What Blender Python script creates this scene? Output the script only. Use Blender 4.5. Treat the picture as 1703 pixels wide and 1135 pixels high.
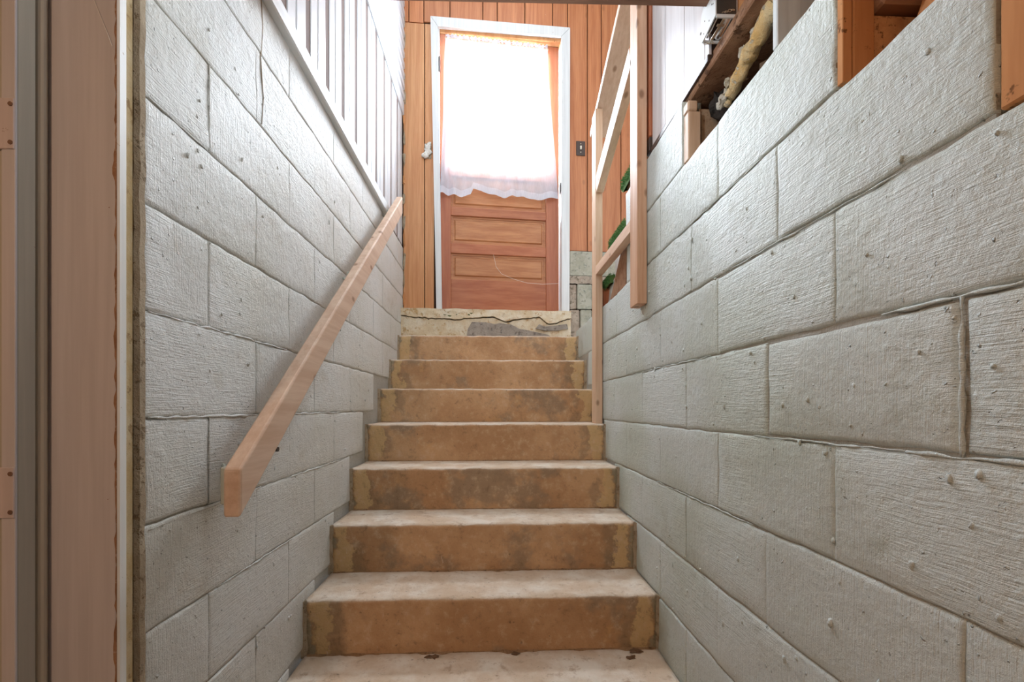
import bpy, bmesh, math, random
from mathutils import Vector, noise

scene = bpy.context.scene
for o in list(bpy.data.objects):
    bpy.data.objects.remove(o)
C = scene.collection
ZC = 1.25                      # camera height above the basement floor; all z below are relative to the camera
random.seed(7)

# ------------------------------------------------------------------ camera, world, lights, exposure
F_PX = 751.4
cam_d = bpy.data.cameras.new('camera')
cam = bpy.data.objects.new('camera', cam_d)
C.objects.link(cam)
cam.location = (0, 0, ZC)
cam.rotation_euler = (math.pi / 2, 0, -0.0404)
cam_d.sensor_width = 36
cam_d.sensor_fit = 'HORIZONTAL'
cam_d.lens = 36 * F_PX / 1703
cam_d.shift_y = (678.3 - 567.5) / 1703
cam_d.clip_start = 0.02
scene.camera = cam

world = bpy.data.worlds.new('world')
scene.world = world
world.use_nodes = True
bg = world.node_tree.nodes['Background']
bg.inputs[0].default_value = (0.86, 0.93, 1.0, 1)
bg.inputs[1].default_value = 1.6


def area_light(name, loc, rot, sx, sy, power, col):
    d = bpy.data.lights.new(name, 'AREA')
    d.shape = 'RECTANGLE'
    d.size, d.size_y, d.energy, d.color = sx, sy, power, col
    o = bpy.data.objects.new(name, d)
    C.objects.link(o)
    o.location = (loc[0], loc[1], loc[2] + ZC)
    o.rotation_euler = rot
    return o


# daylight outside the door's glass, and an added fill light above the stairwell
area_light('door_daylight', (-0.02, 3.75, 2.25), (math.radians(-83), 0, 0.1), 1.3, 1.3, 400, (0.82, 0.91, 1.0))
area_light('roof_fill', (-0.02, 2.15, 3.65), (0, 0, 0), 1.1, 1.7, 5, (0.88, 0.94, 1.0))

scene.view_settings.view_transform = 'Standard'
scene.view_settings.look = 'None'
scene.view_settings.gamma = 1
scene.view_settings.use_curve_mapping = False
scene.view_settings.exposure = 0.44


# ------------------------------------------------------------------ materials
class NT:
    def __init__(s, name):
        s.m = bpy.data.materials.new(name)
        s.m.use_nodes = True
        s.t = s.m.node_tree
        s.n = s.t.nodes
        s.b = s.n['Principled BSDF']
        s.pos = s.n.new('ShaderNodeNewGeometry').outputs['Position']

    def link(s, a, b):
        s.t.links.new(a, b)

    def val(s, sock, v):
        if isinstance(v, bpy.types.NodeSocket):
            s.link(v, sock)
        elif isinstance(v, (tuple, list)):
            sock.default_value = tuple(v) + ((1,) if len(v) == 3 and len(sock.default_value) == 4 else ())
        else:
            sock.default_value = v

    def scale(s, vec, v):
        n = s.n.new('ShaderNodeVectorMath')
        n.operation = 'MULTIPLY'
        s.val(n.inputs[0], vec)
        n.inputs[1].default_value = v
        return n.outputs[0]

    def addv(s, a, b):
        n = s.n.new('ShaderNodeVectorMath')
        s.val(n.inputs[0], a)
        s.val(n.inputs[1], b)
        return n.outputs[0]

    def noise(s, vec, scale=5, detail=3, rough=.5, dist=0, col=False):
        n = s.n.new('ShaderNodeTexNoise')
        s.val(n.inputs['Vector'], vec)
        n.inputs['Scale'].default_value = scale
        n.inputs['Detail'].default_value = detail
        n.inputs['Roughness'].default_value = rough
        n.inputs['Distortion'].default_value = dist
        return n.outputs['Color' if col else 'Fac']

    def voro(s, vec, scale):
        n = s.n.new('ShaderNodeTexVoronoi')
        s.val(n.inputs['Vector'], vec)
        n.inputs['Scale'].default_value = scale
        return n.outputs['Distance']

    def ramp(s, fac, a, b, c0=(0, 0, 0), c1=(1, 1, 1)):
        n = s.n.new('ShaderNodeValToRGB')
        s.val(n.inputs[0], fac)
        e = n.color_ramp.elements
        e[0].position, e[1].position = a, b
        e[0].color, e[1].color = (*c0, 1), (*c1, 1)
        return n.outputs[0]

    def step(s, fac, a, b):
        n = s.n.new('ShaderNodeMapRange')
        n.interpolation_type = 'SMOOTHSTEP'
        s.val(n.inputs[0], fac)
        n.inputs[1].default_value, n.inputs[2].default_value = a, b
        return n.outputs[0]

    def math(s, op, a, b=0.0, c=None):
        n = s.n.new('ShaderNodeMath')
        n.operation = op
        s.val(n.inputs[0], a)
        s.val(n.inputs[1], b)
        if c is not None:
            s.val(n.inputs[2], c)
        return n.outputs[0]

    def mix(s, fac, a, b, mode='MIX'):
        n = s.n.new('ShaderNodeMix')
        n.data_type = 'RGBA'
        n.blend_type = mode
        s.val(n.inputs[0], fac)
        s.val(n.inputs[6], a)
        s.val(n.inputs[7], b)
        return n.outputs[2]

    def xyz(s, vec):
        n = s.n.new('ShaderNodeSeparateXYZ')
        s.val(n.inputs[0], vec)
        return n.outputs

    def rand(s):
        return s.n.new('ShaderNodeObjectInfo').outputs['Random']

    def bump(s, h, strength=.5, dist=.004):
        n = s.n.new('ShaderNodeBump')
        s.val(n.inputs['Height'], h)
        n.inputs['Strength'].default_value = strength
        n.inputs['Distance'].default_value = dist
        s.link(n.outputs[0], s.b.inputs['Normal'])

    def done(s, col, rough=.6, spec=.3, metal=0.0):
        s.val(s.b.inputs['Base Color'], col)
        s.val(s.b.inputs['Roughness'], rough)
        s.b.inputs['Specular IOR Level'].default_value = spec
        s.b.inputs['Metallic'].default_value = metal
        return s.m


def mat_flat(name, col, rough=.6, spec=.3, metal=0.0, var=.12, sc=9):
    t = NT(name)
    f = t.noise(t.pos, sc, 4, .6)
    c = t.mix(f, tuple(x * (1 - var) for x in col), tuple(min(1, x * (1 + var)) for x in col))
    t.bump(t.noise(t.pos, 120, 2), .1, .001)
    return t.done(c, rough, spec, metal)


def mat_block(name, ca, cb, stain):
    t = NT(name)
    rnd = t.rand()
    wob = t.scale(t.noise(t.pos, 5, 2, col=True), (.012, .016, .016))
    p = t.addv(t.pos, wob)
    hor = t.noise(t.scale(p, (60, 16, 300)), 1, 4, .65)
    ver = t.noise(t.scale(p, (60, 300, 16)), 1, 4, .65)
    which = t.step(t.math('ADD', t.noise(t.pos, 1.6, 1), t.math('MULTIPLY', rnd, .3)), .62, .72)
    brush = t.math('MULTIPLY_ADD', which, t.math('SUBTRACT', ver, hor), hor)
    blob = t.step(t.noise(t.pos, 70, 2, .5), .69, .79)
    pit = t.step(t.noise(t.addv(t.pos, (3, 1, 2)), 95, 3, .6), .31, .25)
    coarse = t.noise(t.pos, 34, 6, .72)
    h = t.math('ADD', t.math('MULTIPLY', brush, .55), t.math('MULTIPLY', blob, .9))
    h = t.math('ADD', h, t.math('MULTIPLY', coarse, 1.1))
    h = t.math('SUBTRACT', h, t.math('MULTIPLY', pit, .9))
    t.bump(h, 1.0, .008)
    big = t.step(t.noise(t.pos, 2.3, 4, .6), .35, .68)
    c = t.mix(big, ca, cb)
    grime = t.step(t.noise(t.addv(t.pos, (7, 0, 0)), 5.5, 5, .65), .57, .74)
    c = t.mix(t.math('MULTIPLY', grime, .6), c, stain)
    c = t.mix(t.math('MULTIPLY', pit, .45), c, (.30, .27, .22))
    return t.done(c, .42, .35)


def mat_concrete_steps():
    t = NT('tan_concrete')
    nrm = t.n.new('ShaderNodeNewGeometry').outputs['Normal']
    up = t.step(t.xyz(nrm)[2], .25, .8)
    X = t.xyz(t.pos)[0]
    base = t.mix(t.step(t.noise(t.pos, 3.2, 5, .6), .36, .66), (.50, .285, .145), (.65, .405, .225))
    grey = t.step(t.noise(t.addv(t.pos, (2.3, 0, 0)), 3.6, 5, .62), .53, .64)
    base = t.mix(t.math('MULTIPLY', grey, .62), base, (.27, .21, .15))
    rust = t.step(t.noise(t.addv(t.pos, (9, 3, 0)), 6, 5, .7), .60, .72)
    base = t.mix(t.math('MULTIPLY', rust, .55), base, (.66, .38, .17))
    # peeling cream paint and patchy darker bands at the two ends of each riser
    edge = t.math('ABSOLUTE', t.math('ADD', X, .034))
    wob = t.math('MULTIPLY', t.math('SUBTRACT', t.noise(t.pos, 9, 6, .68), .5), .17)
    e = t.math('ADD', edge, wob)
    dark = t.math('MULTIPLY', t.step(e, .47, .51), t.step(t.noise(t.pos, 9, 3), .42, .52))
    base = t.mix(t.math('MULTIPLY', dark, .42), base, (.22, .17, .11))
    cream = t.math('MULTIPLY', t.step(e, .535, .545), t.step(e, .605, .59))
    base = t.mix(t.math('MULTIPLY', cream, .75), base, (.72, .50, .25))
    green = t.step(e, .60, .612)
    base = t.mix(t.math('MULTIPLY', green, .7), base, (.33, .31, .22))
    fleck = t.step(t.noise(t.pos, 70, 4, .65), .35, .27)
    base = t.mix(t.math('MULTIPLY', fleck, .5), base, (.13, .10, .07))
    mid = t.noise(t.pos, 24, 7, .75)
    base = t.mix(t.step(mid, .50, .70), base, t.mix(.5, base, (.74, .56, .38)))
    base = t.mix(t.step(mid, .46, .30), base, t.mix(.45, base, (.16, .10, .06)))
    scuff = t.step(t.noise(t.scale(t.pos, (40, 40, 9)), 1, 4, .7), .68, .74)
    base = t.mix(t.math('MULTIPLY', scuff, .55), base, (.78, .66, .52))
    dust = t.mix(t.step(t.noise(t.pos, 7, 5, .65), .38, .68), (.66, .51, .37), (.80, .71, .60))
    dust = t.mix(t.step(mid, .48, .30), dust, (.50, .36, .25))
    dust = t.mix(t.math('MULTIPLY', fleck, .7), dust, (.2, .15, .1))
    c = t.mix(up, base, dust)
    h = t.math('ADD', t.noise(t.pos, 34, 7, .72), t.math('MULTIPLY', t.noise(t.pos, 7, 3), .8))
    h = t.math('SUBTRACT', h, t.math('MULTIPLY', fleck, .5))
    t.bump(h, .8, .008)
    return t.done(c, .75, .2)


def mat_wood(name, ca, cb, axis, rough=.55, spec=.25, knots=0.0, knot_col=(.12, .05, .02), fine=1.0, tint=.12, marks=None):
    t = NT(name)
    lo, hi = 1.6, 34 * fine
    sc = [hi, hi, hi]
    sc[axis] = lo
    wob = t.scale(t.noise(t.pos, 3, 2, col=True), (.02, .02, .02))
    p = t.addv(t.addv(t.pos, wob), t.scale(t.rand(), (3.1, 4.7, 5.3)))
    g = t.noise(t.scale(p, tuple(sc)), 1, 4, .62)
    g2 = t.noise(t.scale(p, tuple(x * 3.3 for x in sc)), 1, 3, .6)
    f = t.math('ADD', t.math('MULTIPLY', g, .7), t.math('MULTIPLY', g2, .3))
    c = t.mix(t.step(f, .33, .68), ca, cb)
    r = t.math('MULTIPLY_ADD', t.rand(), tint * 2, 1 - tint)
    v = t.n.new('ShaderNodeHueSaturation')
    t.val(v.inputs['Value'], r)
    t.val(v.inputs['Color'], c)
    c = v.outputs[0]
    if knots:
        ks = [11, 11, 11]
        ks[axis] = 6
        k = t.voro(t.scale(p, tuple(ks)), 1)
        c = t.mix(t.math('MULTIPLY', t.step(k, .16, .07), knots), c, knot_col)
    if marks:
        mk = t.step(t.noise(t.addv(t.pos, (1, 2, 3)), 14, 5, .7), marks[0], marks[0] + .04)
        c = t.mix(t.math('MULTIPLY', mk, marks[2]), c, marks[1])
    t.bump(t.math('ADD', g2, t.math('MULTIPLY', g, .5)), .18, .002)
    return t.done(c, rough, spec)


def mat_paint(name, col, chip, chip_amt, axis=2, rough=.45, streak=.06):
    t = NT(name)
    sc = [60, 60, 60]
    sc[axis] = 2.5
    g = t.noise(t.scale(t.pos, tuple(sc)), 1, 3, .6)
    c = t.mix(t.step(g, .3, .7), tuple(x * (1 - streak) for x in col), tuple(min(1, x * (1 + streak)) for x in col))
    d = t.step(t.noise(t.pos, 26, 5, .7), .71 - chip_amt, .74 - chip_amt)
    c = t.mix(d, c, chip)
    t.bump(t.math('SUBTRACT', t.math('MULTIPLY', g, .6), t.math('MULTIPLY', d, .7)), .25, .002)
    return t.done(c, rough, .35)


def mat_mottled(name, ca, cb, cc, sc=9, rough=.85, bump=.6, dist=.006):
    t = NT(name)
    a = t.step(t.noise(t.pos, sc, 5, .65), .38, .62)
    b = t.step(t.noise(t.addv(t.pos, (4, 4, 4)), sc * 2.2, 5, .7), .54, .66)
    c = t.mix(b, t.mix(a, ca, cb), cc)
    t.bump(t.math('ADD', t.noise(t.pos, sc * 6, 5, .7), t.math('MULTIPLY', b, -.5)), bump, dist)
    return t.done(c, rough, .15)


M = {}
M['block_l'] = mat_block('painted_block_left', (.79, .80, .77), (.72, .72, .66), (.58, .54, .45))
M['block_r'] = mat_block('painted_block_right', (.71, .77, .75), (.61, .67, .60), (.46, .48, .40))
M['mortar'] = mat_block('painted_mortar', (.50, .49, .44), (.42, .40, .34), (.28, .24, .18))
M['steps'] = mat_concrete_steps()
M['lumber_z'] = mat_wood('new_lumber_upright', (.62, .40, .255), (.76, .56, .40), 2, knots=.75, knot_col=(.22, .10, .05), fine=.8)
M['lumber_red'] = mat_wood('reddish_lumber', (.56, .29, .165), (.70, .45, .30), 2, knots=.75, knot_col=(.22, .10, .05), fine=.8)
M['lumber_y'] = mat_wood('new_lumber_lengthwise', (.62, .41, .285), (.76, .56, .42), 1, knots=.75, knot_col=(.25, .12, .06), fine=.8)
M['plank'] = mat_wood('orange_panelling', (.47, .155, .055), (.63, .255, .105), 2, .38, .4, knots=.25, fine=1.1, tint=.1,
                      marks=(.71, (.75, .62, .48), .5))
M['plank_pale'] = mat_wood('faded_panelling', (.52, .22, .085), (.66, .34, .155), 2, .4, .4, fine=1.1, tint=.05,
                           marks=(.71, (.85, .78, .66), .7))
M['groove'] = mat_flat('dark_groove', (.05, .025, .015), .9)
M['door_v'] = mat_wood('red_brown_door_upright', (.36, .105, .045), (.47, .165, .075), 2, .35, .45, fine=.8, tint=.03)
M['door_h'] = mat_wood('red_brown_door_crosswise', (.37, .11, .045), (.49, .18, .08), 0, .35, .45, fine=.8, tint=.05)
M['door_p'] = mat_wood('door_panel_wood', (.42, .155, .058), (.57, .26, .11), 0, .35, .45, fine=.8, tint=.12)
M['white'] = mat_paint('white_trim_paint', (.74, .75, .74), (.45, .36, .28), .01)
M['cream'] = mat_paint('weathered_cream_paint', (.70, .63, .50), (.36, .24, .14), .06)
M['jamb'] = mat_paint('pinkish_jamb_paint', (.53, .51, .54), (.20, .11, .07), -.005)
M['jamb_shade'] = mat_paint('shaded_jamb_paint', (.42, .39, .33), (.22, .17, .11), -.01)  # jamb paint darkened towards olive, standing in for shade on the stop and bead
M['chipped'] = mat_mottled('bare_chipped_wood', (.26, .14, .085), (.36, .21, .13), (.45, .33, .25), 30, .9, .5, .002)
M['crackle'] = mat_paint('crackled_white_paint', (.78, .78, .75), (.42, .33, .22), .05)
M['tan_caulk'] = mat_mottled('tan_caulk', (.55, .40, .20), (.62, .50, .31), (.36, .24, .12), 14, .8, .4)
M['brown_mortar'] = mat_mottled('brown_mortar', (.36, .28, .19), (.46, .37, .26), (.24, .17, .10), 18, .9, .8)
M['dirt'] = mat_mottled('orange_brown_dirt', (.34, .19, .095), (.44, .26, .14), (.16, .10, .06), 30, .95, 1.0, .006)
M['rib'] = mat_flat('white_ribbed_metal', (.64, .67, .70), .32, .5, var=.03)
M['ribgap'] = mat_flat('brown_rib_gap', (.20, .14, .12), .8, var=.2)
M['ledger'] = mat_paint('white_ledger_paint', (.76, .79, .80), (.35, .33, .30), -.02, axis=1)
M['header'] = mat_wood('dark_header_wood', (.20, .105, .07), (.36, .20, .13), 0, .75, .15, fine=.5)
M['brown_wood'] = mat_wood('old_brown_wood', (.27, .135, .075), (.42, .24, .145), 0, .85, .1, fine=.5, knots=.5)
M['rust_wood'] = mat_wood('rusty_orange_wood', (.50, .22, .09), (.64, .32, .145), 2, .85, .1, fine=.5, marks=(.60, (.16, .07, .03), .85))
M['speck_board'] = mat_mottled('speckled_orange_board', (.48, .235, .105), (.60, .32, .15), (.15, .07, .035), 34, .9, .5, .003)
M['grey_wood'] = mat_wood('grey_weathered_wood', (.52, .56, .58), (.70, .75, .78), 2, .85, .1, fine=.7)
M['panel_grey'] = mat_wood('pale_grey_panelling', (.62, .58, .58), (.76, .73, .73), 2, .45, .35, fine=1.0, tint=.03)
M['red_trim'] = mat_wood('red_corner_trim', (.40, .12, .05), (.54, .20, .09), 2, .4, .4, fine=.6)
M['osb'] = mat_mottled('brown_particle_board', (.40, .27, .17), (.50, .35, .23), (.30, .18, .11), 40, .9, .5, .002)
M['dark_rag'] = mat_mottled('dark_debris', (.035, .032, .03), (.07, .06, .055), (.02, .018, .016), 20, .95, .8)
M['deck_rough'] = mat_mottled('cobwebbed_brown_board', (.32, .17, .10), (.44, .26, .16), (.17, .095, .06), 9, .9, 1.0, .008)
M['rubble'] = mat_mottled('brown_rubble', (.30, .19, .12), (.42, .27, .17), (.18, .10, .06), 22, .95, .8)
M['insul'] = mat_mottled('yellow_insulation', (.92, .62, .26), (.94, .76, .46), (.97, .90, .76), 16, .95, 1.0, .01)
M['fluff'] = mat_mottled('white_insulation_fluff', (.82, .76, .62), (.9, .86, .76), (.75, .6, .38), 30, .95, 1.0, .01)
M['threshold'] = mat_mottled('cracked_plaster', (.74, .60, .40), (.82, .73, .57), (.60, .40, .20), 11, .85, .8)
M['threshold_grey'] = mat_mottled('grey_broken_mortar', (.38, .33, .28), (.47, .41, .35), (.29, .25, .22), 16, .9, 1.0, .01)
M['found'] = mat_mottled('grey_green_block', (.42, .40, .31), (.50, .48, .39), (.33, .34, .28), 18, .9, .9)
M['found_rough'] = mat_mottled('rough_mortar', (.56, .44, .34), (.66, .55, .44), (.40, .33, .22), 20, .95, 1.2, .012)
M['black_plate'] = mat_flat('dark_brown_plate', (.07, .045, .035), .4, .4)
M['ivory'] = mat_flat('ivory_toggle', (.8, .74, .6), .4)
M['steel_white'] = mat_flat('white_painted_steel', (.74, .78, .79), .4, .5, var=.06)
M['steel_dark'] = mat_flat('dark_steel', (.10, .095, .09), .45, .5, .6, var=.25)
M['chrome'] = mat_flat('chrome', (.75, .76, .78), .14, .5, 1.0)
M['brass'] = mat_flat('dull_brass', (.62, .52, .38), .4, .5, .8)
M['hinge'] = mat_paint('painted_hinge', (.55, .48, .48), (.20, .09, .05), .06)
M['screw'] = mat_flat('rusty_screw', (.22, .13, .09), .6, .3, .4)
M['turf_base'] = mat_flat('turf_backing', (.10, .20, .06), .95)
M['turf'] = mat_flat('green_artificial_turf', (.10, .25, .08), .9, var=.5, sc=60)
M['spacer'] = mat_flat('sage_spacer', (.46, .48, .42), .6)
M['moss'] = mat_flat('dull_moss', (.17, .19, .08), .95, var=.5, sc=60)
M['skirt'] = mat_flat('white_skirt_board', (.70, .70, .67), .5)
M['leaf'] = mat_flat('dry_leaf', (.16, .09, .05), .9)
M['web'] = mat_flat('cobweb', (.75, .72, .66), .9)
M['foam'] = mat_mottled('white_stuffing', (.86, .82, .74), (.93, .9, .84), (.6, .46, .3), 40, .9, .8)
M['lower_brown'] = mat_flat('basement_plaster', (.50, .43, .36), .9)
M['floor'] = mat_mottled('basement_concrete_floor', (.40, .34, .28), (.48, .42, .35), (.3, .24, .18), 6, .9, .3)
M['ceil'] = mat_flat('white_ceiling', (.80, .80, .78), .8)
M['lid'] = mat_flat('brassy_strip', (.7, .45, .2), .35, .5, .7)

t = NT('window_glass')
n_tr = t.n.new('ShaderNodeBsdfTransparent')
n_gl = t.n.new('ShaderNodeBsdfGlossy')
n_gl.inputs['Roughness'].default_value = .03
n_mx = t.n.new('ShaderNodeMixShader')
n_mx.inputs[0].default_value = .06
t.link(n_tr.outputs[0], n_mx.inputs[1])
t.link(n_gl.outputs[0], n_mx.inputs[2])
t.link(n_mx.outputs[0], t.n['Material Output'].inputs[0])
M['glass'] = t.m


def mat_sheer(name, alpha, col):
    t = NT(name)
    weave = t.noise(t.scale(t.pos, (240, 240, 30)), 1, 2)
    tr = t.n.new('ShaderNodeBsdfTransparent')
    df = t.n.new('ShaderNodeBsdfDiffuse')
    tl = t.n.new('ShaderNodeBsdfTranslucent')
    t.val(df.inputs[0], col)
    t.val(tl.inputs[0], col)
    m1 = t.n.new('ShaderNodeMixShader')
    m1.inputs[0].default_value = .08
    t.link(df.outputs[0], m1.inputs[1])
    t.link(tl.outputs[0], m1.inputs[2])
    m2 = t.n.new('ShaderNodeMixShader')
    t.link(t.math('MULTIPLY_ADD', weave, .25, alpha - .12), m2.inputs[0])
    t.link(tr.outputs[0], m2.inputs[1])
    t.link(m1.outputs[0], m2.inputs[2])
    t.link(m2.outputs[0], t.n['Material Output'].inputs[0])
    return t.m


M['sheer'] = mat_sheer('sheer_white_fabric', .60, (.74, .79, .88))
M['sheer_hem'] = mat_sheer('doubled_sheer_fabric', .78, (.76, .80, .88))


# ------------------------------------------------------------------ object helpers
ORG = {}


def tag(o, label=None, cat=None, group=None, kind=None):
    for k, v in (('label', label), ('category', cat), ('group', group), ('kind', kind)):
        if v:
            o[k] = v
    return o


def thing(name, loc, label, cat, group=None):
    o = bpy.data.objects.new(name, None)
    o.empty_display_size = .05
    C.objects.link(o)
    o.location = (loc[0], loc[1], loc[2] + ZC)
    ORG[o.name] = Vector(loc)
    return tag(o, label, cat, group)


def struct(name, label, cat=None):
    o = bpy.data.objects.new(name, None)
    o.empty_display_size = .05
    C.objects.link(o)
    o.location = (0, 0, ZC)
    ORG[o.name] = Vector((0, 0, 0))
    return tag(o, label, cat, kind='structure')


def mesh_obj(name, verts, faces, mat, parent=None, smooth=False):
    """verts in camera-relative metres; the object's origin sits at its own base"""
    vs = [Vector(v) for v in verts]
    lo = Vector((min(v.x for v in vs), min(v.y for v in vs), min(v.z for v in vs)))
    hi = Vector((max(v.x for v in vs), max(v.y for v in vs), max(v.z for v in vs)))
    org = Vector(((lo.x + hi.x) / 2, (lo.y + hi.y) / 2, lo.z))
    me = bpy.data.meshes.new(name)
    me.from_pydata([v - org for v in vs], [], faces)
    me.materials.append(M[mat] if isinstance(mat, str) else mat)
    bm = bmesh.new()
    bm.from_mesh(me)
    bmesh.ops.recalc_face_normals(bm, faces=bm.faces)
    bm.to_mesh(me)
    bm.free()
    if smooth:
        for p in me.polygons:
            p.use_smooth = True
    o = bpy.data.objects.new(name, me)
    C.objects.link(o)
    ORG[o.name] = org
    if parent is not None:
        o.parent = parent
        o.location = org - ORG[parent.name]
    else:
        o.location = org + Vector((0, 0, ZC))
    return o


BOXF = [(0, 1, 3, 2), (4, 6, 7, 5), (0, 4, 5, 1), (2, 3, 7, 6), (0, 2, 6, 4), (1, 5, 7, 3)]


def bevel(verts, faces, w, seg=1):
    if w <= 0:
        return verts, faces
    bm = bmesh.new()
    vs = [bm.verts.new(v) for v in verts]
    for f in faces:
        bm.faces.new([vs[i] for i in f])
    bmesh.ops.recalc_face_normals(bm, faces=bm.faces)
    bmesh.ops.bevel(bm, geom=list(bm.edges), offset=w, segments=seg, affect='EDGES', profile=.5)
    bm.verts.index_update()
    out = [v.co.copy() for v in bm.verts], [[v.index for v in f.verts] for f in bm.faces]
    bm.free()
    return out


def box(x0, x1, y0, y1, z0, z1, bev=0.0, xf=None, seg=1):
    v = [Vector((x, y, z)) for x in (x0, x1) for y in (y0, y1) for z in (z0, z1)]
    v, f = bevel(v, BOXF, bev, seg)
    if xf:
        v = [Vector(xf(*p)) for p in v]
    return v, f


def beam(p0, p1, w, h, bev=.002, up=(0, 0, 1), plumb=False):
    """beam from p0 to p1 (centre line); w across, h upwards; plumb: the ends are cut vertical"""
    p0, p1 = Vector(p0), Vector(p1)
    d = (p1 - p0).normalized()
    s = d.cross(Vector(up)).normalized()
    u = Vector(up) if plumb else s.cross(d).normalized()
    v = []
    for p in (p0, p1):
        for a in (-.5, .5):
            for b in (-.5, .5):
                v.append(p + s * (a * w) + u * (b * h))
    return bevel(v, BOXF, bev, 2)


def join(*parts):
    V, Fc = [], []
    for v, f in parts:
        k = len(V)
        V += list(v)
        Fc += [[i + k for i in q] for q in f]
    return V, Fc


def tube(pts, r, n=8, cap=True):
    V, Fc = [], []
    pts = [Vector(p) for p in pts]
    for i, p in enumerate(pts):
        d = (pts[min(i + 1, len(pts) - 1)] - pts[max(i - 1, 0)]).normalized()
        a = d.cross(Vector((.31, .17, .93))).normalized()
        b = d.cross(a)
        rr = r[i] if isinstance(r, (list, tuple)) else r
        for k in range(n):
            t_ = 2 * math.pi * k / n
            V.append(p + (a * math.cos(t_) + b * math.sin(t_)) * rr)
    for i in range(len(pts) - 1):
        for k in range(n):
            Fc.append((i * n + k, i * n + (k + 1) % n, (i + 1) * n + (k + 1) % n, (i + 1) * n + k))
    if cap:
        Fc.append(tuple(range(n)))
        Fc.append(tuple((len(pts) - 1) * n + k for k in range(n)))
    return V, Fc


def disc(cx, cz, y, r, th, xf=None, n=14):
    """a short cylinder facing -y (or the frame xf's room side)"""
    V = []
    for yy in (y, y + th):
        for k in range(n):
            a = 2 * math.pi * k / n
            V.append((cx + r * math.cos(a), yy, cz + r * math.sin(a)))
    Fc = [tuple(range(n)), tuple(range(n, 2 * n))] + [(k, (k + 1) % n, n + (k + 1) % n, n + k) for k in range(n)]
    if xf:
        V = [xf(*p) for p in V]
    return V, Fc


def prism(poly, x0, x1, fn):
    """extrude the polygon [(a, b)] between x0 and x1; fn(a, b, x) gives the point"""
    n = len(poly)
    V = [Vector(fn(a, b, x)) for x in (x0, x1) for a, b in poly]
    Fc = [tuple(range(n)), tuple(range(2 * n - 1, n - 1, -1))]
    Fc += [(k, (k + 1) % n, n + (k + 1) % n, n + k) for k in range(n)]
    return V, Fc


def lump(c, r, seed, rough=.35, sub=2):
    bm = bmesh.new()
    bmesh.ops.create_icosphere(bm, subdivisions=sub, radius=1)
    V = []
    for v in bm.verts:
        k = 1 + rough * noise.noise(v.co * 1.7 + Vector((seed, seed * .7, 0))) * 1.6
        V.append(Vector((c[0] + v.co.x * r[0] * k, c[1] + v.co.y * r[1] * k, c[2] + v.co.z * r[2] * k)))
    bm.verts.index_update()
    Fc = [[v.index for v in f.verts] for f in bm.faces]
    bm.free()
    return V, Fc


A, B = .655, .586                    # left wall at x = -A, right wall at x = +B
TB, TD = .057, .10                   # turn of the back wall and of the door that stands ajar
PB = Vector((-.655, 3.29))
PD = Vector((-.392, 3.318))


def WB(u, v, z):                     # back wall frame: u along the wall, v into the wall, z up
    return Vector((PB.x + u * math.cos(TB) - v * math.sin(TB), PB.y + u * math.sin(TB) + v * math.cos(TB), z))


def WD(u, v, z):                     # door frame
    return Vector((PD.x + u * math.cos(TD) - v * math.sin(TD), PD.y + u * math.sin(TD) + v * math.cos(TD), z))


# ------------------------------------------------------------------ block walls
def block_mesh(side, y0, y1, z0, z1, gap, seed, ztop=None):
    """one painted concrete block; front face irregular, rim rounded back into the joint"""
    rim = random.Random(int(seed * 97)).choice((.006, .008, .010))
    deep = random.Random(int(seed * 31)).choice((.003, .004, .006))
    deep_y = .006 if gap > .004 else random.Random(int(seed * 53)).choice((.0008, .0016, .003))
    y0 += gap if gap > .004 else gap * .35
    y1 -= gap if gap > .004 else gap * .35
    z0 += gap
    z1 -= gap
    ny, nz = max(3, int((y1 - y0) / .035)), max(2, int((z1 - z0) / .04))

    def ticks(a, b, n):
        return [a, a + .003, a + rim] + [a + rim + (b - a - 2 * rim) * i / n for i in range(1, n)] + [b - rim, b - .003, b]
    ys, zs = ticks(y0, y1, ny), ticks(z0, z1, nz)
    V, Fc = [], []
    W_ = len(zs)
    for i, y in enumerate(ys):
        for j, z in enumerate(zs):
            d = max(0.0, min(y - y0, y1 - y, z - z0, z1 - z))
            qy = max(0.0, rim - max(0.0, min(y - y0, y1 - y))) / rim
            qz = max(0.0, rim - max(0.0, min(z - z0, z1 - z))) / rim
            rec = max(deep_y * (1 - math.sqrt(max(0.0, 1 - qy * qy))), deep * (1 - math.sqrt(max(0.0, 1 - qz * qz))))
            p = Vector((side * 3.0, y, z))
            bulge = .0022 * noise.noise(p * 9 + Vector((seed * .13, 0, 0))) + .0014 * noise.noise(p * 27)
            wy = .0045 * noise.noise(p * 16 + Vector((5, 0, 0))) * (1 if d < .004 else .3)
            wz = .0045 * noise.noise(p * 16 + Vector((0, 9, 0))) * (1 if d < .004 else .3)
            x = (A if side < 0 else B) + rec - bulge
            V.append((side * x, y + wy, z + wz))
    nY = len(ys)
    for i in range(nY - 1):
        for j in range(W_ - 1):
            Fc.append((i * W_ + j, (i + 1) * W_ + j, (i + 1) * W_ + j + 1, i * W_ + j + 1))
    ring = [i * W_ for i in range(nY)] + [(nY - 1) * W_ + j for j in range(1, W_)] + \
           [i * W_ + W_ - 1 for i in range(nY - 2, -1, -1)] + [j for j in range(W_ - 2, 0, -1)]
    k0 = len(V)
    for r_ in ring:
        x, y, z = V[r_]
        V.append((side * (abs(x) + .06), y, z))
    m = len(ring)
    for k in range(m):
        Fc.append((ring[k], ring[(k + 1) % m], k0 + (k + 1) % m, k0 + k))
    Fc.append(tuple(k0 + k for k in range(m)))
    return V, Fc


STEP_Y0, STEP_T, STEP_Z0, STEP_H = 1.588, .255, -.668, .194
MOD = .2032


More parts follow.
